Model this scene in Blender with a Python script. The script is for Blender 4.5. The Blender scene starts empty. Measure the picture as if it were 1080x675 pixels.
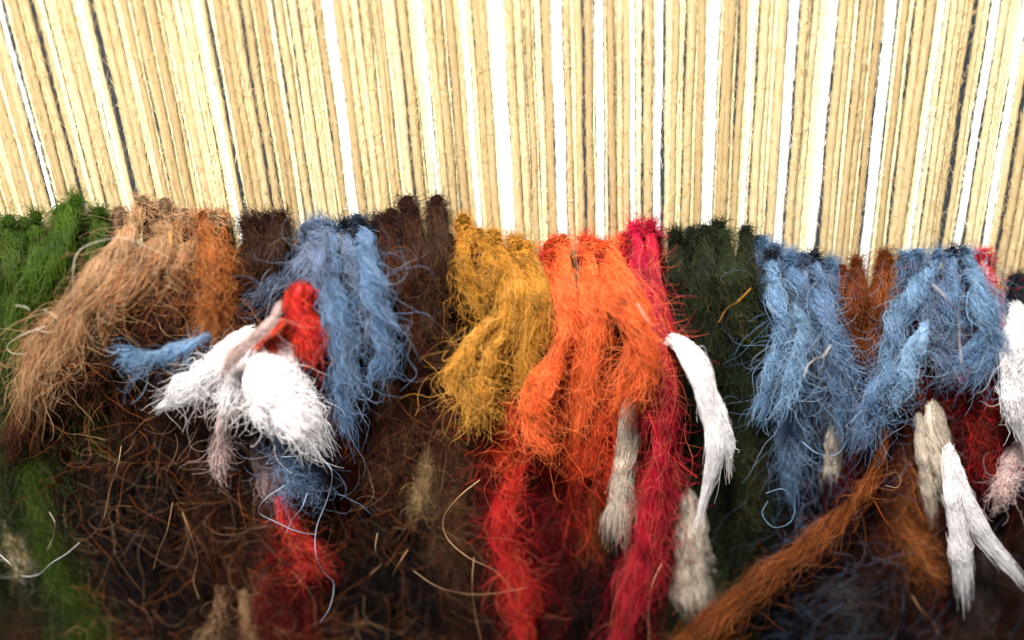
import bpy, math, random
import numpy as np
rnd = random.Random(7)
rng = np.random.default_rng(11)
S = bpy.context.scene
COL = S.collection
S.unit_settings.scale_length = 0.01          # one unit = one centimetre

# ------------------------------------------------------------------ camera
F_PX = 1050.0; PITCH = math.radians(26.2); ROLL = math.radians(3.36)
Fw = np.array([0, math.cos(PITCH), -math.sin(PITCH)])
U0 = np.array([0, math.sin(PITCH), math.cos(PITCH)]); R0 = np.array([1.0, 0, 0])
Rt = math.cos(ROLL) * R0 - math.sin(ROLL) * U0
Up = math.cos(ROLL) * U0 + math.sin(ROLL) * R0
CAM = -11.67 * Fw
from mathutils import Matrix, Vector
cd = bpy.data.cameras.new('camera'); cam = bpy.data.objects.new('camera', cd); COL.objects.link(cam)
cd.sensor_width = 36; cd.lens = 36 * F_PX / 1080
cd.clip_start = 0.5; cd.clip_end = 400
m = Matrix.Identity(4)
for i in range(3):
    m[i][0] = Rt[i]; m[i][1] = Up[i]; m[i][2] = -Fw[i]; m[i][3] = CAM[i]
cam.matrix_world = m
cd.dof.use_dof = True; cd.dof.focus_distance = 10.8; cd.dof.aperture_fstop = 0.095
S.camera = cam

# ------------------------------------------------------------------ light
W = bpy.data.worlds.new('World'); S.world = W; W.use_nodes = True
W.node_tree.nodes['Background'].inputs[0].default_value = (0.85, 0.92, 1, 1)
W.node_tree.nodes['Background'].inputs[1].default_value = 0.09
def area(name, loc, target, size, power, col):
    ld = bpy.data.lights.new(name, 'AREA'); ld.shape = 'SQUARE'; ld.size = size; ld.energy = power; ld.color = col
    o = bpy.data.objects.new(name, ld); COL.objects.link(o)
    o.location = loc
    o.rotation_euler = (Vector(target) - Vector(loc)).to_track_quat('-Z', 'Y').to_euler()
area('window_light', (-3, -14, 20.5), (0, 0, 1.8), 4.5, 11500, (1, 0.97, 0.92))
area('room_light', (16, 16, 26), (0, 0, 3), 12, 3500, (1, 0.98, 0.95))
S.view_settings.view_transform = 'Standard'; S.view_settings.look = 'None'
S.view_settings.exposure = 0.8; S.view_settings.gamma = 1
S.cycles.max_bounces = 6; S.cycles.diffuse_bounces = 3; S.cycles.transparent_max_bounces = 4
S.cycles.use_denoising = True

# ------------------------------------------------------------------ helpers
def P(px, py, d=0.0):
    """point of the plane d cm in front of the warp that lies on this line of sight of the photograph"""
    v = Fw * F_PX + Rt * (px - 540) + Up * (337.5 - py)
    t = (-d - CAM[1]) / v[1]
    return CAM + v * t
PX = 12.0 / 1080.0

def tagp(o, label=None, cat=None, group=None, kind=None):
    if label: o['label'] = label
    if cat: o['category'] = cat
    if group: o['group'] = group
    if kind: o['kind'] = kind
    return o
def link(o, parent=None):
    COL.objects.link(o)
    if parent is not None:
        o.parent = parent; o.location = -Vector(parent.location)   # meshes are written in scene coordinates
    return o
def empty(name, loc):
    o = bpy.data.objects.new(name, None); o.empty_display_size = 0.1; o.location = Vector([float(c) for c in loc]); COL.objects.link(o)
    return o
def mesh(name, V, Fc, mat, parent=None, smooth=True):
    me = bpy.data.meshes.new(name)
    V = np.asarray(V, dtype=np.float32); Fc = np.asarray(Fc, dtype=np.int32)
    me.vertices.add(len(V)); me.vertices.foreach_set('co', V.ravel())
    me.loops.add(Fc.size); me.loops.foreach_set('vertex_index', Fc.ravel())
    k = Fc.shape[1]
    me.polygons.add(len(Fc)); me.polygons.foreach_set('loop_start', np.arange(0, Fc.size, k, dtype=np.int32))
    me.polygons.foreach_set('loop_total', np.full(len(Fc), k, dtype=np.int32))
    me.polygons.foreach_set('use_smooth', np.full(len(Fc), smooth))
    me.update(calc_edges=True); me.validate()
    me.materials.append(mat)
    return link(bpy.data.objects.new(name, me), parent)
def fibres(name, pts, rad, mat, parent=None):
    """pts (n,m,3), rad (m,) or (n,m): a bundle of hair curves"""
    n, k, _ = pts.shape
    h = bpy.data.hair_curves.new(name)
    h.add_curves([k] * n)
    h.position_data.foreach_set('vector', np.ascontiguousarray(pts, dtype=np.float32).ravel())
    a = h.attributes.new('radius', 'FLOAT', 'POINT')
    a.data.foreach_set('value', np.ascontiguousarray(np.broadcast_to(rad, (n, k)), dtype=np.float32).ravel())
    h.materials.append(mat)
    return link(bpy.data.objects.new(name, h), parent)

def smooth_path(pts, n):
    """Catmull-Rom through pts, n samples"""
    p = np.asarray(pts, float)
    q = np.vstack([2 * p[0] - p[1], p, 2 * p[-1] - p[-2]])
    seg = np.linalg.norm(np.diff(p, axis=0), axis=1); cum = np.concatenate([[0], np.cumsum(seg)]); cum /= cum[-1]
    out = []
    for t in np.linspace(0, 1, n):
        i = min(len(p) - 2, max(0, int(np.searchsorted(cum, t, side='right') - 1)))
        u = (t - cum[i]) / max(1e-9, cum[i + 1] - cum[i])
        a, b, c, d = q[i], q[i + 1], q[i + 2], q[i + 3]
        out.append(0.5 * ((2 * b) + (-a + c) * u + (2 * a - 5 * b + 4 * c - d) * u * u + (-a + 3 * b - 3 * c + d) * u ** 3))
    return np.array(out)
def frames(C):
    T = np.gradient(C, axis=0); T /= np.linalg.norm(T, axis=-1, keepdims=True) + 1e-12
    ref = np.array([0.15, -0.95, 0.28]); ref /= np.linalg.norm(ref)
    N = np.cross(T, ref); N /= np.linalg.norm(N, axis=-1, keepdims=True) + 1e-9
    B = np.cross(N, T)
    return T, N, B
def tube(C, r, sides, rough=0.0, lobes=0, twist=0.0, phase=0.0, cap=True, rg=None):
    rg = rg or rng
    C = np.asarray(C); k = len(C); T, N, B = frames(C)
    th = np.linspace(0, 2 * math.pi, sides, endpoint=False)
    s = np.concatenate([[0], np.cumsum(np.linalg.norm(np.diff(C, axis=0), axis=1))])
    R = np.asarray(r) * np.ones(k)
    rr = R[:, None] * np.ones((k, sides))
    if lobes: rr = rr * (1 + 0.09 * np.cos(lobes * (th[None] - twist * s[:, None]) + phase))
    if rough:
        g = rg.normal(size=(k, sides)); fur = rg.normal(size=sides)
        rr = rr * (1 + rough * (0.5 * g + 0.8 * fur[None]))
    V = C[:, None] + rr[..., None] * (np.cos(th)[None, :, None] * N[:, None] + np.sin(th)[None, :, None] * B[:, None])
    V = V.reshape(-1, 3)
    i = np.arange(k - 1)[:, None] * sides; j = np.arange(sides)[None]; j2 = (j + 1) % sides
    Fq = np.stack([i + j, i + j2, i + sides + j2, i + sides + j], -1).reshape(-1, 4)
    return V, Fq
def close_radii(k, r, e=0.12):
    """radius that rounds off to nearly nothing at both ends"""
    t = np.linspace(0, 1, k)
    return r * np.clip(np.sqrt(np.clip(np.minimum(t, 1 - t) / e, 0, 1)), 0.03, 1)
def join(parts):
    V, Fq, o = [], [], 0
    for v, f in parts: V.append(v); Fq.append(f + o); o += len(v)
    return np.vstack(V), np.vstack(Fq)

# ------------------------------------------------------------------ materials
def clampc(c): return tuple(min(0.95, max(0.0005, x)) for x in c) + (1,)
def wool(name, base, dark=0.45, light=1.5, pale=0.06, curve=True, rough=0.5, spec=0.20, scale=14):
    m = bpy.data.materials.new(name); m.use_nodes = True; nt = m.node_tree; L = nt.links
    b = nt.nodes['Principled BSDF']
    b.inputs['Roughness'].default_value = rough
    b.inputs['Specular IOR Level'].default_value = spec
    ramp = nt.nodes.new('ShaderNodeValToRGB')
    e = ramp.color_ramp.elements
    e[0].position = 0.0; e[0].color = clampc([c * dark for c in base])
    e[1].position = 1.0; e[1].color = clampc([c * light + pale for c in base])
    x = e.new(0.5); x.color = clampc(base)
    x = e.new(0.85); x.color = clampc([c * (1 + light) * 0.5 + pale * 0.25 for c in base])
    if curve:
        h = nt.nodes.new('ShaderNodeHairInfo'); tc = nt.nodes.new('ShaderNodeTexCoord')
        nz = nt.nodes.new('ShaderNodeTexNoise'); nz.inputs['Scale'].default_value = 3.2; nz.inputs['Detail'].default_value = 3; L.new(tc.outputs['Object'], nz.inputs['Vector'])
        q1 = nt.nodes.new('ShaderNodeMath'); q1.operation = 'MULTIPLY_ADD'; q1.inputs[1].default_value = 2.0; q1.inputs[2].default_value = -0.85; L.new(nz.outputs[0], q1.inputs[0])
        q2 = nt.nodes.new('ShaderNodeMath'); q2.operation = 'MULTIPLY_ADD'; q2.inputs[1].default_value = 0.75; L.new(h.outputs['Random'], q2.inputs[0]); L.new(q1.outputs[0], q2.inputs[2])
        L.new(q2.outputs[0], ramp.inputs[0])
    else:
        tc = nt.nodes.new('ShaderNodeTexCoord'); mp = nt.nodes.new('ShaderNodeMapping')
        mp.inputs['Scale'].default_value = (scale, scale, scale * 0.22)
        nz = nt.nodes.new('ShaderNodeTexNoise'); nz.inputs['Scale'].default_value = 1.0; nz.inputs['Detail'].default_value = 5; nz.inputs['Roughness'].default_value = 0.7
        L.new(tc.outputs['Object'], mp.inputs[0]); L.new(mp.outputs[0], nz.inputs['Vector']); L.new(nz.outputs[0], ramp.inputs[0])
        bp = nt.nodes.new('ShaderNodeBump'); bp.inputs['Strength'].default_value = 0.6; bp.inputs['Distance'].default_value = 0.01
        L.new(nz.outputs[0], bp.inputs['Height']); L.new(bp.outputs[0], b.inputs['Normal'])
    L.new(ramp.outputs[0], b.inputs['Base Color'])
    if curve:      # wool fibres let a little light through
        tr = nt.nodes.new('ShaderNodeBsdfTranslucent'); L.new(ramp.outputs[0], tr.inputs[0])
        mx = nt.nodes.new('ShaderNodeMixShader'); mx.inputs[0].default_value = 0.14
        L.new(b.outputs[0], mx.inputs[1]); L.new(tr.outputs[0], mx.inputs[2]); L.new(mx.outputs[0], nt.nodes['Material Output'].inputs[0])
    return m
BASE = dict(
    tan=(0.46, 0.27, 0.14), brown=(0.15, 0.065, 0.028), darkbrown=(0.065, 0.019, 0.008), redbrown=(0.18, 0.045, 0.02),
    rust=(0.34, 0.07, 0.010), rustbrown=(0.36, 0.105, 0.022), mustard=(0.52, 0.23, 0.025), gold=(0.70, 0.33, 0.05), orange=(0.90, 0.15, 0.035),
    redorange=(0.75, 0.06, 0.015), red=(0.60, 0.018, 0.018), crimson=(0.46, 0.008, 0.03), magenta=(0.60, 0.012, 0.06), darkred=(0.30, 0.006, 0.010),
    darkgreen=(0.022, 0.034, 0.012), mossgreen=(0.05, 0.08, 0.02), green=(0.11, 0.24, 0.010), leafgreen=(0.09, 0.18, 0.012),
    blue=(0.12, 0.225, 0.385), paleblue=(0.25, 0.40, 0.58), greyblue=(0.13, 0.18, 0.29), navy=(0.012, 0.022, 0.04),
    white=(0.90, 0.86, 0.86), cream=(0.72, 0.62, 0.50), pinkwhite=(0.62, 0.45, 0.42), black=(0.008, 0.006, 0.006), greywool=(0.10, 0.085, 0.09),
    olive=(0.30, 0.22, 0.09))
MC, MM, MP = {}, {}, {}
for k_, c_ in BASE.items():
    lo, li, pa = (0.25, 1.4, 0.008)
    if k_ in ('white',): lo, li, pa = 0.9, 1.05, 0.0
    if k_ in ('cream', 'pinkwhite'): lo, li, pa = 0.7, 1.2, 0.02
    if k_ in ('darkbrown', 'darkgreen', 'black', 'navy'): lo, li, pa = 0.35, 1.5, 0.001
    c_ = [x * (1.0 if k_ in ('white', 'cream', 'pinkwhite') else 0.88 if sum(c_) > 0.45 else 0.36) for x in c_]
    MC[k_] = wool(k_ + '_wool_fibre', c_, lo, li, pa)
    pk = 0.07 if sum(c_) < 0.25 else 0.20
    MP[k_] = wool('pale_' + k_ + '_wisp', [x * (1 - pk) + y * pk for x, y in zip(c_, (0.70, 0.66, 0.60) if c_[2] > c_[0] else (0.85, 0.50, 0.20))], 0.5, 1.3, 0.0)
    MM[k_] = wool(k_ + '_wool', [x * (0.9 if k_ in ('white', 'cream') else 0.6) for x in c_], lo, min(li, 1.25), 0.0, curve=False)
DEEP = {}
def deep(k):      # felted wool of knots and stubs, shade of loops and gaps painted in
    if k not in DEEP: DEEP[k] = wool(k + '_shaded_wool', [x * (0.75 if k in ('white', 'cream') else 0.16) + 0.001 for x in BASE[k]], 0.6, 1.4, 0.0, curve=False, spec=0.03, rough=0.9)
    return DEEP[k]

# ------------------------------------------------------------------ setting: wall behind the loom
mw = bpy.data.materials.new('dark_plaster'); mw.use_nodes = True; nt = mw.node_tree
nz = nt.nodes.new('ShaderNodeTexNoise'); nz.inputs['Scale'].default_value = 0.4; nz.inputs['Detail'].default_value = 8
rp = nt.nodes.new('ShaderNodeValToRGB'); rp.color_ramp.elements[0].color = (0.10, 0.12, 0.14, 1); rp.color_ramp.elements[1].color = (0.22, 0.25, 0.28, 1)
nt.links.new(nz.outputs[0], rp.inputs[0]); nt.links.new(rp.outputs[0], nt.nodes['Principled BSDF'].inputs['Base Color'])
mesh('wall', [(-90, 45, -60), (90, 45, -60), (90, 45, 60), (-90, 45, 60)], [(0, 1, 2, 3)], mw)['kind'] = 'structure'

# ------------------------------------------------------------------ warp
KN = [(-220, 244), (-60, 236), (0, 232), (60, 222), (100, 226), (150, 214), (230, 226), (300, 232), (345, 232), (390, 228), (430, 216), (470, 212), (500, 240), (560, 254),
      (620, 256), (670, 240), (700, 246), (750, 240), (790, 244), (830, 268), (880, 278), (930, 274), (1000, 262), (1050, 284), (1140, 300), (1300, 296)]
def knot_y(px): return float(np.interp(px, [a for a, _ in KN], [b for _, b in KN]))
ZONES = [(-2, 60, 'dark green tufts'), (60, 118, 'bright green tuft'), (118, 240, 'tan tufts'), (240, 312, 'dark brown knots'), (312, 390, 'leftmost blue yarns'),
         (390, 475, 'dark brown tufts'), (475, 562, 'mustard tufts'), (562, 660, 'orange tufts'), (660, 698, 'crimson yarns'),
         (698, 795, 'blackish green tufts'), (795, 885, 'middle blue tufts'), (885, 945, 'small rust tuft'), (945, 1035, 'right blue tufts'), (1035, 1086, 'red tuft at the edge')]
WHITE = [(360, 11), (230, 5), (496, 7), (531, 14), (589, 12), (632, 9), (694, 8), (750, 12), (789, 5), (829, 10), (869, 10), (928, 11), (1033, 8), (1064, 7), (667, 6), (112, 4), (453, 4), (30, 4), (978, 4)]
GAP = [(25, 5), (60, 6), (77, 2), (108, 2), (121, 4.5), (143, 2.5), (161, 4), (190, 2), (219, 3), (238, 3.5), (271, 6), (304, 6), (318, 2), (345, 2), (391, 2.5), (429, 4.5), (414, 2), (478, 2.5), (505, 2), (574, 3), (616, 6), (641, 2),
       (678, 2.5), (700, 5), (722, 1.5), (776, 2), (796, 3), (836, 4), (876, 4), (892, 2), (935, 4), (954, 2.5), (978, 3), (1014, 8), (1040, 4), (1056, 2), (1078, 5)]
def warp_mat(name, a, b, c, spec=0.2):
    m = bpy.data.materials.new(name); m.use_nodes = True; nt = m.node_tree; L = nt.links
    bs = nt.nodes['Principled BSDF']; bs.inputs['Roughness'].default_value = 0.7; bs.inputs['Specular IOR Level'].default_value = spec
    tc = nt.nodes.new('ShaderNodeTexCoord'); mp = nt.nodes.new('ShaderNodeMapping'); mp.inputs['Scale'].default_value = (26, 26, 4.0); mp.inputs['Rotation'].default_value = (0, math.radians(14), 0)
    nz = nt.nodes.new('ShaderNodeTexNoise'); nz.inputs['Scale'].default_value = 1; nz.inputs['Detail'].default_value = 6; nz.inputs['Roughness'].default_value = 0.75
    oi = nt.nodes.new('ShaderNodeObjectInfo'); ad = nt.nodes.new('ShaderNodeMath'); ad.operation = 'MULTIPLY_ADD'; ad.inputs[1].default_value = 0.45; ad.inputs[2].default_value = -0.22
    a2 = nt.nodes.new('ShaderNodeMath'); a2.operation = 'ADD'
    L.new(tc.outputs['Object'], mp.inputs[0]); L.new(mp.outputs[0], nz.inputs['Vector']); L.new(oi.outputs['Random'], ad.inputs[0])
    L.new(nz.outputs[0], a2.inputs[0]); L.new(ad.outputs[0], a2.inputs[1])
    r = nt.nodes.new('ShaderNodeValToRGB'); e = r.color_ramp.elements
    e[0].position = 0.25; e[0].color = a + (1,); e[1].position = 0.75; e[1].color = c + (1,); x = e.new(0.5); x.color = b + (1,)
    L.new(a2.outputs[0], r.inputs[0]); L.new(r.outputs[0], bs.inputs['Base Color'])
    bp = nt.nodes.new('ShaderNodeBump'); bp.inputs['Strength'].default_value = 0.35; bp.inputs['Distance'].default_value = 0.006
    L.new(nz.outputs[0], bp.inputs['Height']); L.new(bp.outputs[0], bs.inputs['Normal'])
    return m
WM = dict(tan=warp_mat('tan_cotton', (0.37, 0.26, 0.125), (0.48, 0.365, 0.19), (0.64, 0.53, 0.32)),
          pale=warp_mat('pale_cotton', (0.60, 0.51, 0.29), (0.68, 0.59, 0.36), (0.76, 0.69, 0.46)),
          white=warp_mat('white_cotton', (0.88, 0.86, 0.80), (0.93, 0.92, 0.88), (0.95, 0.95, 0.93)))
WF = dict(tan=wool('tan_cotton_fuzz', (0.6, 0.45, 0.22), 0.8, 1.3, 0.05), pale=wool('pale_cotton_fuzz', (0.8, 0.7, 0.42), 0.8, 1.1, 0.05),
          white=wool('white_cotton_fuzz', (0.9, 0.9, 0.86), 0.9, 1.05, 0))
ORD = 'first second third fourth fifth sixth seventh eighth ninth tenth eleventh twelfth thirteenth fourteenth fifteenth sixteenth seventeenth eighteenth nineteenth twentieth'.split()
def layout():
    ev = sorted([(x, w, 'white') for x, w in WHITE] + [(x, w * 0.72, 'gap') for x, w in GAP])
    out = []; cur = -125.0; flip = 0
    for x, w, kd in ev + [(1205, 2, 'end')]:
        while cur < x - w / 2 - 1.6:
            room = x - w / 2 - cur
            t = 'pale' if (flip % 3 == 1 or rnd.random() < 0.08) else 'tan'; flip += 1
            ww = rnd.uniform(5.4, 8.2) if t == 'tan' else rnd.uniform(3.2, 5.0)
            if room < 4: ww, t = room, 'pale'
            elif room - ww < 2: ww = room
            if ww > 11: ww = ww / 2; 
            out.append((cur + ww / 2, ww, t)); cur += ww * rnd.uniform(0.93, 1.02)
        if kd == 'white': out.append((x, w, 'white'))
        cur = max(cur, x + w / 2)
    return out
KIND = dict(tan='tan wool', pale='thin pale yellow', white='bright white')
cnt = {}
for px, ww, t in layout():
    x0 = P(px, 110)[0]; r = ww * 0.5 * 0.0104 * (1.14 if t != 'white' else 1.0)
    pb = px + (665 - px) * (knot_y(px) - 110) / (2465 - 110)          # pixel column where it meets the knots
    zb = P(pb, knot_y(pb) + 12)[2]
    yd = {'tan': 0.0, 'pale': 0.03, 'white': -0.015}[t] + rnd.uniform(-0.02, 0.02)
    zz = np.linspace(zb - 0.6, 7.5, 74)
    ph = rnd.uniform(0, 6.3); w1 = rnd.uniform(0.5, 1.2)
    C = np.stack([x0 + 0.008 * np.sin(zz * w1 + ph) + 0.004 * np.sin(zz * 4.1 + ph * 2), yd + 0.008 * np.sin(zz * w1 * 0.8 + 2 * ph), zz], -1)
    V, Fq = tube(C, r * (1 + 0.04 * np.sin(zz * 3.3 + ph) + 0.012 * rng.normal(size=len(zz))), 10, rough=0.006, lobes=2, twist=2 * math.pi / 0.4, phase=ph)
    V = V - np.array([x0, yd, zb]); 
    th = mesh('warp_thread', V, Fq, WM[t]); th.location = (x0, yd, zb)
    zone = next((z for a, b, z in ZONES if a <= pb < b), None)
    n = cnt.get((zone, t), 0); cnt[(zone, t)] = n + 1; end_n = (pb < 0, t)
    if zone: tagp(th, f'{ORD[min(n, 19)]} {KIND[t]} warp thread above the {zone}', 'warp thread', 'warp threads strung on the loom')
    else: tagp(th, f"{ORD[min(cnt.get((pb < 0, t), 0), 19)]} {KIND[t]} warp thread beyond the {'green' if pb < 0 else 'dark blue'} tufts at the carpet's end", 'warp thread', 'warp threads strung on the loom'); cnt[end_n] = cnt.get(end_n, 0) + 1
    # fuzz: short hairs standing off the thread
    nf = int(260 + 14 * ww)
    zc = rng.uniform(zb, 5.4, nf); an = rng.uniform(0, 2 * math.pi, nf); an2 = an + rng.normal(0, 0.9, nf)
    ln = rng.uniform(0.03, 0.16, nf) * (1 if t == 'tan' else 0.8); s = np.linspace(0, 1, 5)
    pts = np.zeros((nf, 5, 3))
    out = r * 0.92 + (rng.gamma(1.2, 0.017, nf))[:, None] * s[None] ** 1.2
    aa = an[:, None] + (an2 - an)[:, None] * s[None]
    pts[..., 0] = out * np.cos(aa); pts[..., 1] = out * np.sin(aa)
    pts[..., 2] = (zc - zb)[:, None] + (ln * np.sign(rng.normal(size=nf)))[:, None] * s[None]
    pts[..., 0] += np.interp(zc, zz, C[:, 0])[:, None] - x0
    f = fibres('fuzz', pts, np.linspace(0.0022, 0.001, 5), WF[t]); f.parent = th

# ------------------------------------------------------------------ fibre bundles
def wob(n, s, amp, f0, f1):
    """smooth random displacement (n,len(s),3)"""
    o = np.zeros((n, len(s), 3))
    for k in range(3):
        f = rng.uniform(f0, f1, (n, 1, 3)) * (k + 1) ** 0.8; p = rng.uniform(0, 2 * math.pi, (n, 1, 3))
        o += np.sin(f * s[None, :, None] * 2 * math.pi + p) / (k + 1)
    return o * amp
def curls(starts, m, lmin, lmax, bend=3.0, down=0.5):
    """thin curly hairs from the given starting points: the heading drifts along each"""
    n = len(starts); ds = rng.uniform(lmin, lmax, n) / (m - 1)
    a = rng.uniform(-math.pi, math.pi, n) * 0.6 - math.pi / 2; el = rng.normal(0.25, 0.35, n)
    k0 = rng.normal(0, bend, n); p = np.zeros((n, m, 3)); p[:, 0] = starts; kn = np.zeros(n)
    for i in range(1, m):
        kn = kn * 0.7 + rng.normal(0, bend * 0.9, n)
        a = a + (k0 + kn) * ds; a = a + 0.10 * down * np.sin(-math.pi / 2 - a)
        el = el * 0.9 + rng.normal(0, 0.10, n)
        p[:, i] = p[:, i - 1] + ds[:, None] * np.stack([np.cos(a) * np.cos(el), -np.sin(el), np.sin(a) * np.cos(el)], -1)
    return p
def bundle(C, w, n, m=16, fray=0.35, frizz=1.0, twist=2.0, stray=0.12, clumps=7, curl=0.05, flat=0.85, plies=1, ragged=0.04):
    """fibres that run along the centre line C (k,3) with half width w (k,), twisted into plies"""
    k = len(C); T, N, B = frames(C); L = float(np.sum(np.linalg.norm(np.diff(C, axis=0), axis=1)))
    S_ = np.linspace(0, 1, k); u = np.linspace(0, 1, m)
    span = np.clip(rng.beta(1.5, 1.6, n), 0.18, 0.95); t0 = rng.uniform(-0.02, 1.0, n) * (1 - span)
    t = t0[:, None] + span[:, None] * u[None]
    ends = (t0 + span > 0.86)
    t = t + np.where(ends[:, None], rng.normal(0, ragged, n)[:, None] * u[None] ** 2, 0)
    tc = np.clip(t, 0, 1)
    g = lambda A: np.stack([np.interp(tc.ravel(), S_, A[:, i]).reshape(n, m) for i in range(3)], -1)
    c, NN, BB, TT = g(C), g(N), g(B), g(T)
    c = c + TT * (np.clip(t - 1, 0, None) * L)[..., None]
    wt = np.interp(tc.ravel(), S_, w).reshape(n, m)
    fr = 1 + fray * tc ** 4
    rev = twist * tc * 2 * math.pi * (L / 4.0)
    if plies > 1:
        q = rng.integers(0, plies, n); pa = 2 * math.pi * q[:, None] / plies + 0.6 + rev
        c = c + (0.46 * wt * fr)[..., None] * (np.cos(pa)[..., None] * NN + flat * np.sin(pa)[..., None] * BB)
        rr_ = 0.56; own = 2.2
    else:
        rr_ = 0.95; own = 1.0; q = np.zeros(n, int)
    cl = rng.integers(0, clumps, n); ca = rng.uniform(0, 2 * math.pi, clumps); cr = rng.uniform(0.3, 0.8, clumps)
    ox = 0.6 * cr[cl] * np.cos(ca[cl]) + 0.42 * rng.normal(size=n); oy = 0.6 * cr[cl] * np.sin(ca[cl]) + 0.42 * rng.normal(size=n)
    r0 = np.hypot(ox, oy); a0 = np.arctan2(oy, ox); r0 = np.where(r0 > 1.1, 1.0 + 0.15 * rng.uniform(size=n), r0)
    ang = a0[:, None] + own * rev
    rad = rr_ * r0[:, None] * wt * (1 + fray * tc ** 3)
    p = c + rad[..., None] * (np.cos(ang)[..., None] * NN + flat * np.sin(ang)[..., None] * BB)
    p = p + wob(clumps, u, 0.16 * w.mean(), 0.4, 1.4)[cl] + wob(n, u, 0.013 * frizz, 0.6, 2.4) + wob(n, u, 0.008 * frizz, 2.0, 4.5)
    st = rng.uniform(size=n) < stray
    ns = int(st.sum())
    if ns:
        d = np.cos(a0[st])[:, None, None] * NN[st] + np.abs(np.sin(a0[st]))[:, None, None] * BB[st]
        amt = rng.gamma(1.5, 0.07, ns) * frizz
        p[st] += d * (amt[:, None] * u[None] ** 1.7)[..., None] + wob(ns, u, curl * frizz, 0.5, 2.2) * u[None, :, None]
        p[st, :, 2] -= 0.06 * (u[None] ** 2) * rng.uniform(0, 1.5, ns)[:, None]
    thin = np.where(st, 0.75, 1.0)
    nc = int(n * stray * 0.35)
    if nc and frizz > 0.5:
        i = rng.integers(0, n, nc); j = rng.integers(2, m - 1, nc)
        w_i = rng.choice(n, nc, replace=False); p[w_i] = curls(p[i, j], m, 0.15, 0.2 + 0.6 * min(1.4, frizz), bend=3.6); thin[w_i] = 0.55
    return p, thin
FR = 0.0033
def make_knot(kx, ky, kw, c, parent, d, sub):
    """the packed loop of wool round a pair of warps, with hairs standing off it"""
    hgt = kw * rnd.uniform(1.0, 1.5); tilt = rnd.uniform(-2, 2)
    Ck = np.array([P(kx + tilt * v, ky + 4 + hgt * 0.5 * v, d + 0.05 * (1 - v * v)) for v in np.linspace(-1, 1, 9)])
    V, Fq = tube(Ck, close_radii(9, kw * 0.5 * PX, 0.42), 12, rough=0.07)
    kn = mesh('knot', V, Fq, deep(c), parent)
    n = 150; st = Ck[rng.integers(0, 9, n)] + np.stack([rng.uniform(-.5, .5, n) * kw * PX, -rng.uniform(0.0, 0.06, n), rng.normal(0, 0.02, n)], -1)
    q = curls(st, 8, 0.05, 0.2, bend=9, down=0.0); q[..., 2] = 2 * q[:, :1, 2] - q[..., 2] if rnd.random() < 0.4 else q[..., 2]
    f = fibres('fibres', q, np.linspace(0.003, 0.0012, 8), MC[c], kn if sub else parent)
    if sub: f.location = (0, 0, 0)
    return kn
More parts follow.
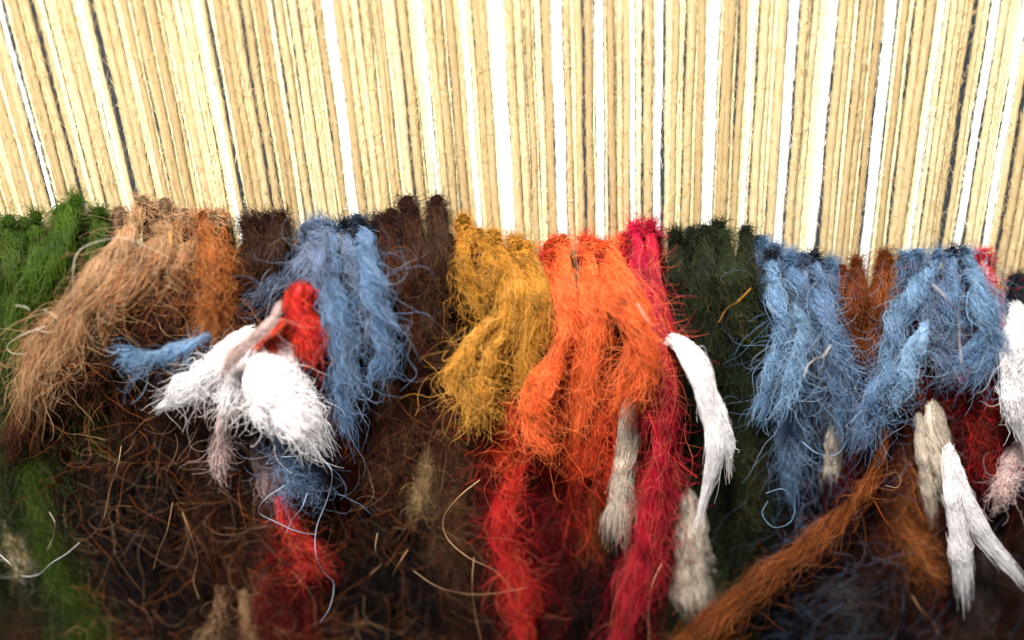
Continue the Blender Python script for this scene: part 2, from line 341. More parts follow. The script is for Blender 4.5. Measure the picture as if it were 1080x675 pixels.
def yarn(col, label, layer, w, pts, cat='yarn', name='wool_yarn', group=None, plies=2, knot=True, dens=1.0, fray=0.35, frizz=1.1, twist=1.6, stray=0.17,
         tip=0.7, col2=None, top=0.50, curl=0.06, rad=FR, d0=0.16, kc=None, cotton=False, clumps=7, lift=None):
    n = len(pts); dd = 0.34 + 0.27 * layer
    W3 = []
    for i, q in enumerate(pts):
        f = i / (n - 1)
        d = d0 + (dd - d0) * min(1, (f / 0.35)) ** 0.7 if knot else dd + 0.05 * math.sin(3.1 * f)
        if len(q) > 2: d = q[2]
        W3.append(P(q[0], q[1], d))
    C = smooth_path(W3, 30)
    cot = 'cotton' in name
    hw = w * 0.5 * PX * (0.80 if cot else 0.60)
    if name == 'cotton_yarn' and col != 'white': top = 0.35; dens *= 1.2
    if plies == 2 and twist == 1.6 and 'blue' in col: twist = 4.2
    s = np.linspace(0, 1, 30)
    prof = hw * np.interp(s, [0, 0.12, 0.35, 0.8, 1], [top, 0.72, 1.0, 1.0, tip])
    prof = prof * (1 + 0.10 * np.sin(s * rnd.uniform(9, 16) + rnd.uniform(0, 6)) + 0.05 * np.sin(s * 31 + rnd.uniform(0, 6)))
    root = empty(name, C[0]); tagp(root, label, cat, group)
    T, N, B = frames(C); L = float(np.sum(np.linalg.norm(np.diff(C, axis=0), axis=1)))
    for q in range(plies):
        a = 2 * math.pi * q / plies + 0.6 + twist * 2 * math.pi * s * L / 4.0
        off = 0.42 if plies > 1 else 0
        Cq = C + (off * prof)[:, None] * (np.cos(a)[:, None] * N + 0.8 * np.sin(a)[:, None] * B)
        rq = prof * (0.46 if plies > 1 else 0.78) * np.interp(s, [0, 0.03, 0.93, 1], [0.5, 1, 0.9, 0.12])
        if 'cotton' in name: rq = rq * np.interp(s, [0, 0.55, 0.85, 1], [0.95, 0.8, 0.4, 0.1])
        V, Fq = tube(Cq[:-1], rq[:-1], 12, rough=0.10, lobes=3, twist=3, phase=q)
        mesh('ply' if plies > 1 else 'strand', V, Fq, MM[col], root)
    nf = int(w * L * (20 if cot else 17) * dens) + 80
    pf, thin = bundle(C, prof, nf, fray=fray, frizz=frizz, twist=twist, stray=stray, curl=curl, clumps=clumps, plies=plies, ragged=0.13 if cot else 0.06)
    m = pf.shape[1]
    tp = np.interp(np.linspace(0, 1, m), [0, 0.7, 1], [1, 0.9, 0.35])[None] * rng.uniform(0.5, 1.1, (nf, 1)) * rad * thin[:, None]
    wi = (rng.uniform(size=nf) < 0.02) | ((thin < 0.9) & (rng.uniform(size=nf) < 0.25))
    if not cot and wi.any():
        fibres('fibres', pf[wi], tp[wi] * 0.9, MP[col], root); pf, tp = pf[~wi], tp[~wi]; nf = len(pf)
    if col2:
        k2 = int(nf * 0.35)
        fibres('fibres', pf[:k2], tp[:k2], MC[col2], root); fibres('fibres', pf[k2:], tp[k2:], MC[col], root)
    else:
        fibres('fibres', pf, tp, MC[col], root)
    if knot:
        kx, ky = pts[0][0], pts[0][1]
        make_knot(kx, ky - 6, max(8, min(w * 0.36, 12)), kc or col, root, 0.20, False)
    return root

# ------------------------------------------------------------------ carpet: woven ground, knots and the mass of pile
carpet = empty('carpet', (0, 0, -1)); tagp(carpet, 'half woven carpet below the warp with shaggy uncut multicoloured pile', 'carpet')
xs = np.linspace(-95, 1178, 121)
front, back = [], []
for x in xs:
    t = P(x, knot_y(x) + 14, 0); front.append((t[0], 0.075, t[2]))
front = np.array(front)
rows = 26; V = []
zbot = -9.0
for j in range(rows + 1):
    f = j / rows
    z = front[:, 2] * (1 - f) + zbot * f
    V.append(np.stack([front[:, 0], 0.075 - 0.04 * (np.arange(121) % 2) * (1 if 0 < j < rows else 0), z], -1))
V = np.array(V); nb = V.copy(); nb[..., 1] = 0.32
A = V.reshape(-1, 3); Bk = nb.reshape(-1, 3); o = len(A); w_ = 121
Fq = []
for j in range(rows):
    for i in range(120):
        a = j * w_ + i; Fq.append((a, a + w_, a + w_ + 1, a + 1)); Fq.append((o + a, o + a + 1, o + a + w_ + 1, o + a + w_))
for i in range(120):
    Fq.append((i, i + 1, o + i + 1, o + i)); a = rows * w_ + i; Fq.append((a, o + a, o + a + 1, a + 1))
mesh('backing', np.vstack([A, Bk]), Fq, MM['darkbrown'], carpet, smooth=False)

ROW = [(-220, 62, 'leafgreen'), (62, 118, 'green'), (118, 205, 'tan'), (205, 245, 'rustbrown'), (245, 314, 'darkbrown'), (314, 388, 'greyblue'), (388, 476, 'darkbrown'), (476, 562, 'mustard'), (562, 660, 'redorange'),
       (660, 698, 'crimson'), (698, 797, 'darkgreen'), (797, 884, 'blue'), (884, 945, 'rust'), (945, 1028, 'blue'), (1028, 1058, 'red'), (1058, 1300, 'navy')]
def row_col(x): return next(c for a, b, c in ROW if a <= x < b)
DIM = dict(blue='greyblue', greyblue='navy', orange='redorange', redorange='red', mustard='rustbrown', tan='brown', rust='rustbrown', green='leafgreen', crimson='darkred')  # darker colours for the stub fibres, painting the shade between yarns
x = -88
kn_cache = {}
while x < 1172:
    c = row_col(x); wd = rnd.uniform(10, 16)
    ky = knot_y(x) + rnd.uniform(-2, 10)
    if rnd.random() < 0.3:
        x += wd * 0.9; continue
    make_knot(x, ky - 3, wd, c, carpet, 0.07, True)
    # its cut end, a short stub of pile
    p3 = [P(x, ky + 2, 0.1), P(x + rnd.uniform(-3, 3), ky + 18, 0.26), P(x + rnd.uniform(-8, 8), ky + 34, 0.28), P(x + rnd.uniform(-12, 12), ky + rnd.uniform(50, 75), 0.28)]
    C = smooth_path(p3, 14); hw = wd * 0.62 * PX
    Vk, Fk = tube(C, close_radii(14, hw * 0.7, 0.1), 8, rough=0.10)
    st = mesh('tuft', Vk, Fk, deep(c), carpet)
    pf, _t = bundle(smooth_path(p3, 14), np.full(14, hw), 110, m=11, stray=0.15, frizz=0.9)
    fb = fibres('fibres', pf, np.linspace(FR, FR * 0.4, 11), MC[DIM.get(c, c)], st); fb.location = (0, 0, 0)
    x += wd * rnd.uniform(1.0, 1.45)

# colour of the pile by place, dark wool plus painted shade of the depths: (x, y, reach, colour, weight)
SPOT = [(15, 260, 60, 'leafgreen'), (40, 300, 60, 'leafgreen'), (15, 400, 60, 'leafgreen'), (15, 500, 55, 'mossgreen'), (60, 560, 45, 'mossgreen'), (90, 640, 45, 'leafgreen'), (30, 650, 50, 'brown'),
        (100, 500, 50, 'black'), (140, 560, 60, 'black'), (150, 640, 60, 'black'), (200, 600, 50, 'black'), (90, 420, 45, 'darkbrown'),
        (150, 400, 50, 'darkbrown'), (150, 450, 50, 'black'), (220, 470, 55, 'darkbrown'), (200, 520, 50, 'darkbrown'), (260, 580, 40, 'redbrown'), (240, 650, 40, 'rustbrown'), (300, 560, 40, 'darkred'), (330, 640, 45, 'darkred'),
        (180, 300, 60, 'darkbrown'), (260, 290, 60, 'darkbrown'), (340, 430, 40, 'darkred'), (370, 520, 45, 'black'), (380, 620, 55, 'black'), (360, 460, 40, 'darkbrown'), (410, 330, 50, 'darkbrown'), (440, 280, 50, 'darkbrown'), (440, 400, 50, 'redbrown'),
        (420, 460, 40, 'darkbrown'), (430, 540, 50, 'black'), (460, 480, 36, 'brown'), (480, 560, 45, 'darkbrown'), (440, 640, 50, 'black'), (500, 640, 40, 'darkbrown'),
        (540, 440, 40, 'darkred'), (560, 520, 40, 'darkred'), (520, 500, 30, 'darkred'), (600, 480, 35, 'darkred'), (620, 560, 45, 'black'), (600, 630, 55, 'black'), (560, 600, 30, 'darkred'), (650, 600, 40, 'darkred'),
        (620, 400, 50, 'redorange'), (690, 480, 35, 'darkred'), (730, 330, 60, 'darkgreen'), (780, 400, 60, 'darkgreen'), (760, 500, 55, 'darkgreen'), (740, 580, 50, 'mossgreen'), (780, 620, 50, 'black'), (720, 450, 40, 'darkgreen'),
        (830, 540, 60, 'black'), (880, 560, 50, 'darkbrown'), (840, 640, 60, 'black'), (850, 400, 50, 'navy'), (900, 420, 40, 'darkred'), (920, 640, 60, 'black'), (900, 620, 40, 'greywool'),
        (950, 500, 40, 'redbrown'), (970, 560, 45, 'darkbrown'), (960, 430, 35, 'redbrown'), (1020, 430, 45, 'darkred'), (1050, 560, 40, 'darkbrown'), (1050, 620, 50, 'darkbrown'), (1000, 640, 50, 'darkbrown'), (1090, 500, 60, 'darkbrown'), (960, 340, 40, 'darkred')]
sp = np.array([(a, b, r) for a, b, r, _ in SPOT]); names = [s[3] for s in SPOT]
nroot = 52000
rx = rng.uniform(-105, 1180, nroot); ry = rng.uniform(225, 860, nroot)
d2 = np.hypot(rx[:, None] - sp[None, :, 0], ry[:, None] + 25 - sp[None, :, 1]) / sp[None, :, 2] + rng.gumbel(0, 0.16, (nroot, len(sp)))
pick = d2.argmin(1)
ky = np.interp(rx, [a for a, _ in KN], [b for _, b in KN])
ok = ry > ky + 25
m = 13; u = np.linspace(0, 1, m)
# fibres gather in locks: each follows the lock it grows in
nl = 950
lx = rng.uniform(-105, 1180, nl); ly = rng.uniform(235, 860, nl)
ldx = rng.normal(0, 0.14, nl); llen = rng.uniform(0.9, 1.9, nl); lout = rng.uniform(0.25, 0.60, nl)
lock = np.empty(nroot, int)
for a in range(0, nroot, 5000): lock[a:a + 5000] = (np.hypot(rx[a:a + 5000, None] - lx[None], (ry[a:a + 5000, None] - ly[None]) * 0.7)).argmin(1)
v = Fw[None] * F_PX + Rt[None] * (rx - 540)[:, None] + Up[None] * (337.5 - ry)[:, None]
root3 = CAM + v * ((-0.1 - CAM[1]) / v[:, 1])[:, None]
vl = Fw[None] * F_PX + Rt[None] * (lx - 540)[:, None] + Up[None] * (337.5 - ly)[:, None]
lroot = CAM + vl * ((-0.1 - CAM[1]) / vl[:, 1])[:, None]
def hang(r3, dx, ln, out):
    p = np.zeros((len(r3), m, 3))
    p[..., 0] = r3[:, None, 0] + dx[:, None] * u[None]
    p[..., 1] = r3[:, None, 1] - out[:, None] * (1 - (1 - u[None]) ** 2.2)
    p[..., 2] = r3[:, None, 2] - ln[:, None] * (u[None] ** 1.35)
    return p
pl = hang(lroot, ldx, llen, lout)[lock]
pf = hang(root3, ldx[lock] + rng.normal(0, 0.10, nroot), llen[lock] * rng.uniform(0.7, 1.25, nroot), lout[lock] + rng.normal(0, 0.07, nroot))
k = (0.60 * u ** 0.7)[None, :, None]
pf = pf * (1 - k) + pl * k
pf += wob(nroot, u, 0.035, 0.5, 1.8) * (u[None, :, None] ** 0.6)
wild = rng.uniform(size=nroot) < 0.30
nw = int(wild.sum())
pf[wild] += wob(nw, u, 0.13, 0.5, 1.6) * u[None, :, None]
pf[wild, :, 1] -= rng.uniform(0.0, 0.35, nw)[:, None] * u[None]
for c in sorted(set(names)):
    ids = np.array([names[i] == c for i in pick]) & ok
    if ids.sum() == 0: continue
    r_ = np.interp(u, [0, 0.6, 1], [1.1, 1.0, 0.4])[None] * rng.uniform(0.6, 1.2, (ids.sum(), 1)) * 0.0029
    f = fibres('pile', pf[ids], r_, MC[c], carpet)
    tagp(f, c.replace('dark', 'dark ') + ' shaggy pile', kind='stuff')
# solid cores of the locks, so that the pile has body
byc = {}
lpts = hang(lroot, ldx, llen * 0.95, lout * 0.55)
ld = np.hypot(lx[:, None] - sp[None, :, 0], ly[:, None] + 25 - sp[None, :, 1]) / sp[None, :, 2] + rng.gumbel(0, 0.12, (nl, len(sp)))
lp = ld.argmin(1)
for i in range(nl):
    if ly[i] < knot_y(lx[i]) + 25: continue
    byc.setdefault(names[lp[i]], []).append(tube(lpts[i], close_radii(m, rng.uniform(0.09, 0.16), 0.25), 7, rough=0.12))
CORE = dict(leafgreen='darkgreen', mossgreen='darkgreen', brown='darkbrown', redbrown='darkbrown', rustbrown='darkbrown', olive='darkbrown', red='darkred', redorange='darkred', greywool='black')  # lock cores darkened to paint the shade inside the pile
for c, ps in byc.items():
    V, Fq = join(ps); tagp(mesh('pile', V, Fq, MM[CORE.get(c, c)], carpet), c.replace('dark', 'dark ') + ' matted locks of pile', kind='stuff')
nc = 7000
cx = rng.uniform(-60, 1140, nc); cy = rng.uniform(270, 690, nc)
wgt = np.where((cx > 60) & (cx < 530) & (cy > 380), 0.9, 0.5); keep = rng.uniform(size=nc) < wgt; cx, cy = cx[keep], cy[keep]
cp = curls(np.array([P(a, b, rng.uniform(0.5, 0.95)) for a, b in zip(cx, cy)]), 22, 0.25, 1.3, bend=2.6, down=0.8)
tone = np.where(cx < 70, 0, np.where(cx < 500, rng.choice([1, 2, 3, 5], len(cx), p=[.2, .12, .4, .28]), np.where(cx < 690, rng.integers(3, 6, len(cx)), np.where(cx < 800, 0, np.where(cx < 900, 6, rng.integers(3, 8, len(cx)))))))
for i, c in enumerate(['mossgreen', 'rustbrown', 'tan', 'brown', 'darkred', 'redbrown', 'greyblue', 'greywool']):
    ids = tone == i
    if ids.sum(): tagp(fibres('loose_hair', cp[ids], np.linspace(0.0016, 0.0008, 22)[None] * rng.uniform(0.6, 1.1, (ids.sum(), 1)), MC[c], carpet), kind='stuff')
print('carpet done')

# ------------------------------------------------------------------ yarns, from the left
GG = 'green yarns at the left edge'
yarn('leafgreen', 'dark green yarn at the left edge just under the warp', 1, 34, [(10, 236), (12, 280), (6, 330), (4, 380)], group=GG)
yarn('leafgreen', 'dark green yarn between the left edge and the bright green one', 1, 30, [(38, 232), (38, 270), (28, 310), (22, 370)], group=GG)
yarn('green', 'bright grass green yarn curving down to the left beside the tan yarns', 2, 46, [(80, 214), (66, 250), (48, 290), (30, 330), (18, 372)], group=GG, col2='leafgreen', tip=0.5, fray=0.6)
yarn('leafgreen', 'short dark green yarn tucked against the first tan yarn', 1, 30, [(104, 228), (104, 255), (92, 290), (74, 320)], group=GG)
yarn('leafgreen', 'long green yarn trailing to the lower left corner past the pale scrap', 1, 30, [(22, 405), (34, 460), (38, 520), (58, 590), (84, 640), (102, 690)], knot=False, group=GG, col2='green', stray=0.3, curl=0.1, dens=0.75)
yarn('mossgreen', 'dull moss green yarn along the left edge below the dark ones', 1, 38, [(2, 400), (8, 450), (14, 520), (10, 580)], knot=False, group=GG, stray=0.25, dens=0.8)
yarn('olive', 'small faded cream scrap of yarn in the green fuzz at lower left', 1, 34, [(8, 545), (20, 575), (32, 606)], knot=False, plies=1, name='yarn_scrap', cat='yarn scrap', frizz=0.8, col2='cream', fray=0.8)
TG = 'tan and brown yarns sweeping to the left'
yarn('tan', 'pale tan yarn beside the bright green one, swept down to the left', 3, 34, [(152, 216), (134, 250), (108, 292), (74, 330), (48, 368), (28, 412)], group=TG, stray=0.22, fray=0.7)
yarn('tan', 'broad tan yarn arching over the dark brown wool towards the lower left', 3, 42, [(196, 232), (172, 262), (128, 300), (84, 330), (48, 372), (26, 424)], group=TG, stray=0.3, col2='rustbrown')
yarn('tan', 'brownish tan yarn ending above the dark hollow beside the blue end', 2, 36, [(226, 232), (205, 260), (170, 290), (130, 318), (92, 350)], group=TG, stray=0.25, col2='rustbrown')
yarn('tan', 'short tan yarn with a dark knot right of the pale tan one', 2, 28, [(176, 232), (172, 255), (158, 280), (138, 300)], group=TG, stray=0.3)
yarn('redbrown', 'reddish brown yarn sweeping left under the tan arch', 2, 40, [(240, 262), (200, 310), (140, 348), (80, 385), (40, 425), (10, 470)], group=TG, knot=False, col2='brown', stray=0.25)
yarn('brown', 'brown yarn sweeping left just above the blue fluffy end', 1, 36, [(226, 300), (180, 335), (130, 358), (84, 396), (52, 430)], group=TG, knot=False, col2='tan', stray=0.25)
yarn('rustbrown', 'frizzy rust brown yarn hanging between the tan yarns and the white fluff', 3, 42, [(238, 262), (234, 285), (230, 318), (222, 350)], knot=False, stray=0.4, curl=0.1, col2='rust', group=TG)
yarn('darkbrown', 'dark brown yarn with its knot left of the grey blue arm', 2, 30, [(268, 238), (266, 270), (262, 305), (254, 330)], group=TG)
yarn('darkbrown', 'darkest brown yarn directly beside the first blue yarn', 2, 26, [(294, 236), (290, 262), (282, 290), (270, 315)], group=TG)
yarn('rustbrown', 'brown yarn below the dull pink wisp at the second brown knot', 2, 26, [(214, 230), (220, 262), (224, 300), (212, 330)], group=TG, stray=0.35)
BG = 'blue yarns around the red and white tuft'
yarn('greyblue', 'grey blue yarn slanting down left behind the red tuft', 2, 26, [(346, 240), (326, 268), (300, 292), (268, 312), (236, 332), (208, 356)], group=BG)
yarn('blue', 'bright blue yarn end with a fluffy frayed tip pointing left', 4, 19, [(222, 354), (200, 364), (176, 374), (150, 379), (124, 376)], knot=False, group=BG, fray=1.6, tip=1.5, col2='paleblue', frizz=0.8)
yarn('blue', 'long frizzy blue yarn hanging right along the red tuft', 4, 25, [(352, 244), (346, 280), (356, 325), (364, 370), (362, 410), (368, 452)], group=BG, stray=0.25, col2='greyblue')
yarn('greyblue', 'grey blue yarn crossing above the red tuft under the long one', 3, 26, [(336, 238), (334, 270), (346, 305), (352, 345)], group=BG, stray=0.25)
yarn('blue', 'thick rounded blue yarn nearest the dark brown tufts', 4, 28, [(382, 240), (386, 275), (398, 318), (406, 360), (398, 396)], group=BG, kc='navy', col2='greyblue', tip=0.85)
yarn('greyblue', 'short blue yarn squeezed between the two long blue ones', 1, 18, [(364, 240), (370, 280), (378, 330), (382, 375)], group=BG, kc='navy')
yarn('blue', 'ragged blue clump hanging below the white fluff', 3, 34, [(292, 448), (304, 466), (318, 486), (326, 512)], knot=False, group=BG, stray=0.4, curl=0.12, frizz=1.3, col2='greyblue')
RW = 'red and white tuft under the blue yarns'
yarn('red', 'bright red yarn folded at the top of the white fluff', 4, 58, [(322, 300), (316, 325), (326, 350), (318, 374)], knot=False, group=RW, col2='redorange', stray=0.08, frizz=0.6)
yarn('redorange', 'orange red loop lying on the white fluff beside the folded red yarn', 4, 46, [(312, 340), (296, 352), (284, 366), (272, 376)], knot=False, group=RW, stray=0.1, frizz=0.6)
yarn('pinkwhite', 'pinkish strand of wool crossing down over the red yarn', 5, 15, [(296, 318), (288, 338), (268, 356), (248, 374), (236, 392)], knot=False, group=RW, stray=0.1, frizz=0.6, plies=1)
CT = dict(knot=False, cat='cotton tuft', name='cotton_tuft', frizz=0.62, stray=0.16, twist=0.3, dens=1.3)
yarn('white', 'white cotton tuft end pointing out to the lower left, blown soft', 4, 40, [(262, 362), (240, 384), (214, 402), (180, 421)], group=RW, fray=0.3, tip=0.35, **CT)
yarn('white', 'stubby white cotton end just above the thin pale pink twist', 4, 34, [(268, 350), (246, 370), (228, 394), (212, 412)], group=RW, fray=0.5, **CT)
yarn('white', 'ragged white cotton end at the middle bottom of the white fluff', 5, 30, [(276, 376), (272, 400), (278, 424), (288, 446)], group=RW, fray=0.6, **CT)
yarn('white', 'small white cotton end between the two big white ones', 4, 30, [(268, 366), (256, 388), (248, 410), (240, 434)], group=RW, fray=0.5, **CT)
yarn('white', 'broad white cotton tuft end with jagged tip at lower right', 5, 46, [(268, 374), (286, 398), (308, 426), (334, 464)], group=RW, fray=0.7, tip=0.5, **CT)
yarn('white', 'white cotton strand under the folded red yarn, upper of the fluff', 4, 30, [(300, 352), (298, 378), (312, 408), (326, 436)], group=RW, fray=0.5, **CT)
yarn('pinkwhite', 'thin pale pink twist of cotton dangling under the white fluff', 4, 14, [(262, 380), (256, 408), (240, 432), (234, 462)], group=RW, plies=2, **CT)
yarn('pinkwhite', 'greyish pink stub of cotton below the white fluff', 2, 22, [(234, 440), (230, 470), (232, 500)], group=RW, **CT)
yarn('pinkwhite', 'faint pink stub of cotton above the lower red scrap', 1, 24, [(270, 462), (282, 500), (292, 524)], group=RW, **CT)
yarn('darkred', 'dark crimson yarn hanging behind the long blue yarn', 2, 26, [(344, 378), (348, 410), (346, 446)], knot=False, group=RW)
yarn('red', 'red yarn scrap deep in the brown pile below the blue clump', 2, 34, [(294, 524), (304, 552), (322, 580), (334, 606)], knot=False, stray=0.3, group=RW, col2='darkred')
yarn('darkred', 'dull red yarn at the bottom edge below the red scrap', 1, 40, [(282, 610), (276, 640), (286, 690)], knot=False, group=RW, stray=0.3)
yarn('brown', 'golden brown yarn spreading down at the bottom edge left of the dull red', 2, 40, [(236, 620), (232, 650), (214, 700)], knot=False, stray=0.3, col2='tan', fray=0.8)
yarn('tan', 'dull tan yarn spreading down at the bottom beside the golden brown one', 1, 26, [(256, 622), (262, 655), (268, 700)], knot=False, stray=0.3, col2='brown', fray=0.8)
DB = 'dark brown tufts right of the blue yarns'
yarn('darkbrown', 'dark brown yarn closest to the thick rounded blue one', 2, 34, [(408, 234), (408, 275), (412, 330), (404, 385)], group=DB, col2='redbrown', stray=0.25)
yarn('darkbrown', 'dark brown yarn in the middle of the dark brown tufts', 2, 34, [(434, 224), (436, 270), (438, 330), (440, 400)], group=DB, col2='redbrown', stray=0.25)
yarn('darkbrown', 'dark brown yarn with the tallest squarish knot beside the mustard', 2, 38, [(460, 214), (462, 260), (460, 320), (470, 380)], group=DB, col2='brown', stray=0.25)
yarn('redbrown', 'frizzy red brown yarn fading down below the dark brown tufts', 1, 44, [(420, 360), (430, 410), (420, 460), (404, 510)], knot=False, group=DB, stray=0.5, curl=0.14, dens=0.6, col2='brown')
yarn('olive', 'faded tan scrap of yarn in the brown fuzz under the mustard', 1, 22, [(452, 470), (448, 500), (440, 540)], knot=False, plies=1, name='yarn_scrap', cat='yarn scrap', stray=0.3, col2='tan')
yarn('brown', 'brown frizzy yarn hanging between the dark brown and red lower wool', 1, 40, [(470, 430), (480, 490), (474, 550), (486, 610)], knot=False, stray=0.5, curl=0.14, dens=0.6, col2='redbrown', group=DB)
MG = 'mustard tufts'
yarn('mustard', 'narrow mustard yarn next to the tallest dark brown knot', 2, 24, [(492, 246), (486, 275), (500, 305), (506, 330)], group=MG)
yarn('mustard', 'mustard yarn in the middle bending down to the left', 3, 34, [(520, 258), (538, 295), (536, 335), (520, 372), (506, 410)], group=MG, stray=0.22)
yarn('gold', 'golden yarn end curling outermost at the lower left of the mustard', 4, 34, [(520, 338), (500, 362), (484, 390), (488, 416)], group=MG, knot=False, tip=0.5, fray=1.0, stray=0.25, col2='mustard')
yarn('gold', 'golden yarn end with the lowest frayed tip of the mustard ones', 4, 32, [(532, 350), (518, 378), (506, 408), (502, 450)], group=MG, knot=False, tip=0.5, fray=1.0, stray=0.25, col2='mustard')
yarn('mustard', 'mustard yarn beside the first orange one', 3, 38, [(548, 262), (562, 300), (566, 340), (556, 380), (546, 412)], group=MG, stray=0.22)
yarn('mustard', 'small mustard yarn between the bending one and its dark knot', 2, 22, [(508, 252), (516, 290), (518, 330)], group=MG)
OG = 'orange tufts'
yarn('redorange', 'deep orange yarn hugging the mustard', 2, 26, [(576, 270), (578, 310), (590, 350), (584, 400)], group=OG)
yarn('orange', 'orange yarn with the highest orange knot', 3, 32, [(594, 256), (592, 300), (602, 345), (606, 392), (600, 430)], group=OG, stray=0.2)
yarn('orange', 'orange yarn in the middle with a split look', 3, 32, [(620, 264), (622, 305), (628, 350), (618, 400), (612, 452)], group=OG, stray=0.2)
yarn('orange', 'broad bright orange yarn bulging right towards the crimson', 4, 44, [(642, 264), (652, 300), (672, 340), (676, 380), (654, 424)], group=OG, stray=0.28)
yarn('orange', 'rounded orange yarn end lowest of the orange ones', 4, 42, [(600, 350), (584, 385), (568, 415), (566, 445), (578, 474)], group=OG, knot=False, fray=0.4, tip=0.6)
yarn('redorange', 'red orange yarn hanging behind the two middle orange ones', 2, 30, [(634, 380), (630, 420), (622, 460), (608, 496)], group=OG, knot=False, stray=0.35, curl=0.1)
yarn('redorange', 'red orange yarn below the mustard, left of the rounded end', 2, 30, [(548, 400), (540, 435), (530, 465), (540, 500)], group=OG, knot=False, stray=0.35, curl=0.1, col2='red')
RG = 'red yarns below the orange tufts'
yarn('red', 'long red yarn dangling to the bottom below the orange', 2, 27, [(574, 470), (544, 500), (530, 545), (540, 590), (548, 630), (552, 676)], knot=False, group=RG, stray=0.3, curl=0.1)
yarn('darkred', 'dark red yarn under the middle orange yarns', 1, 28, [(606, 450), (610, 480), (602, 515), (592, 550)], knot=False, group=RG, stray=0.35, curl=0.1, col2='red')
yarn('rust', 'small rust end showing left of the cream frayed end', 1, 22, [(628, 510), (626, 545), (622, 588)], knot=False, group=RG, stray=0.3)
CG = 'crimson yarns'
yarn('magenta', 'pinkish crimson yarn between the orange and the dark crimson knot', 3, 22, [(670, 244), (674, 290), (686, 340), (694, 390), (684, 436)], group=CG, stray=0.2)
yarn('crimson', 'long crimson yarn running to the bottom edge', 3, 30, [(686, 242), (688, 290), (700, 350), (704, 420), (694, 500), (682, 570), (664, 630), (648, 690)], group=CG, stray=0.2, top=0.7)
yarn('crimson', 'second crimson yarn low behind the long one', 2, 26, [(700, 440), (706, 500), (694, 560), (684, 610)], knot=False, group=CG, stray=0.3)
CE = dict(knot=False, cat='cotton yarn', name='cotton_yarn', frizz=0.25, stray=0.06, twist=0.1, dens=1.5)
yarn('white', 'thick bright white yarn bent over the dark green wool', 5, 27, [(704, 356, 1.25), (722, 366, 1.65), (738, 392, 1.75), (748, 430, 1.75), (756, 470, 1.75), (744, 522, 1.7)], fray=0.15, tip=0.4, **dict(CE, clumps=5))
yarn('white', 'short white yarn end alongside the thick bent white yarn', 4, 17, [(740, 396, 1.7), (756, 430, 1.68), (766, 462, 1.65), (768, 488, 1.6)], fray=0.3, tip=0.5, **CE)
yarn('cream', 'beige white frayed end between the orange and the crimson', 2, 26, [(664, 420), (661, 470), (656, 505), (654, 548)], fray=0.9, tip=1.35, **CE)
yarn('cream', 'wide cream frayed end under green fuzz left of the long rust yarn', 1, 46, [(722, 520), (728, 560), (732, 590), (736, 622)], fray=0.9, tip=1.3, **CE)
GD = 'dark green tufts right of the crimson'
yarn('darkgreen', 'blackish green yarn right beside the crimson knot', 1, 30, [(714, 252), (714, 290), (716, 330), (712, 380)], group=GD)
yarn('darkgreen', 'dark green yarn with the widest blackish knot', 2, 34, [(744, 246), (742, 290), (748, 345), (752, 400)], group=GD, col2='mossgreen')
yarn('mossgreen', 'moss green yarn leaning right towards the blue', 2, 28, [(764, 250), (768, 285), (782, 325), (800, 368)], group=GD, col2='darkgreen')
yarn('darkgreen', 'dark green yarn with a tall knot beside the blue', 2, 28, [(786, 246), (786, 285), (792, 330), (800, 380)], group=GD, col2='mossgreen')
yarn('darkgreen', 'matted dark green yarn right of the bent white yarn', 1, 46, [(790, 390), (796, 440), (786, 500), (778, 560)], knot=False, group=GD, stray=0.5, curl=0.14, dens=0.8, col2='mossgreen')
BM = 'blue tufts between the dark green and the rust'
yarn('blue', 'blue yarn whose end slants down left over the dark green', 3, 26, [(812, 272), (816, 310), (828, 350), (816, 390), (800, 432)], group=BM, kc='navy', col2='paleblue')
yarn('blue', 'blue yarn crossing in the middle with a ragged long tail', 2, 34, [(832, 276), (844, 320), (846, 380), (834, 440), (836, 510)], group=BM, stray=0.25, col2='greyblue')
yarn('paleblue', 'pale blue yarn lying over the ragged tail', 4, 20, [(838, 320), (848, 350), (838, 392), (822, 436)], knot=False, group=BM, stray=0.2, col2='blue')
yarn('blue', 'blue yarn curving right towards the small rust tuft', 3, 28, [(858, 274), (866, 315), (880, 360), (890, 400), (888, 448)], group=BM, kc='navy', stray=0.25, col2='greyblue')
yarn('greyblue', 'greyish blue yarn between the two middle blue ones', 1, 26, [(846, 274), (856, 330), (870, 385), (872, 450)], group=BM, stray=0.3)
yarn('cream', 'small greyish white end under the right blue yarn', 1, 24, [(880, 440), (879, 475), (876, 502)], fray=1.0, **CE)
yarn('rust', 'rust orange yarn under the gap between the blue tufts', 2, 30, [(903, 280), (904, 310), (904, 345), (908, 382)], name='wool_yarn', group='small rust tuft')
yarn('rust', 'rust yarn with a dark knot touching the right blue tuft', 2, 24, [(928, 284), (926, 312), (922, 345), (920, 380)], group='small rust tuft', col2='rustbrown')
BR = 'blue tufts right of the rust'
yarn('blue', 'blue yarn running down left from the knot nearest the rust tuft', 3, 30, [(988, 272), (970, 300), (946, 335), (940, 372), (930, 410), (908, 458)], group=BR, col2='paleblue', stray=0.22)
yarn('paleblue', 'short bright blue yarn end in front of the right blue tuft', 4, 25, [(976, 340), (966, 366), (956, 394), (944, 428)], knot=False, group=BR, fray=0.2, tip=0.8)
yarn('blue', 'blue yarn lying low and ending at the start of the long rust yarn', 4, 26, [(956, 380), (934, 400), (918, 426), (912, 462)], knot=False, group=BR, col2='greyblue')
yarn('blue', 'blue yarn in the middle under the dark navy knot', 2, 28, [(1004, 268), (1000, 310), (1004, 350), (1008, 388)], group=BR, kc='navy', col2='greyblue', stray=0.22)
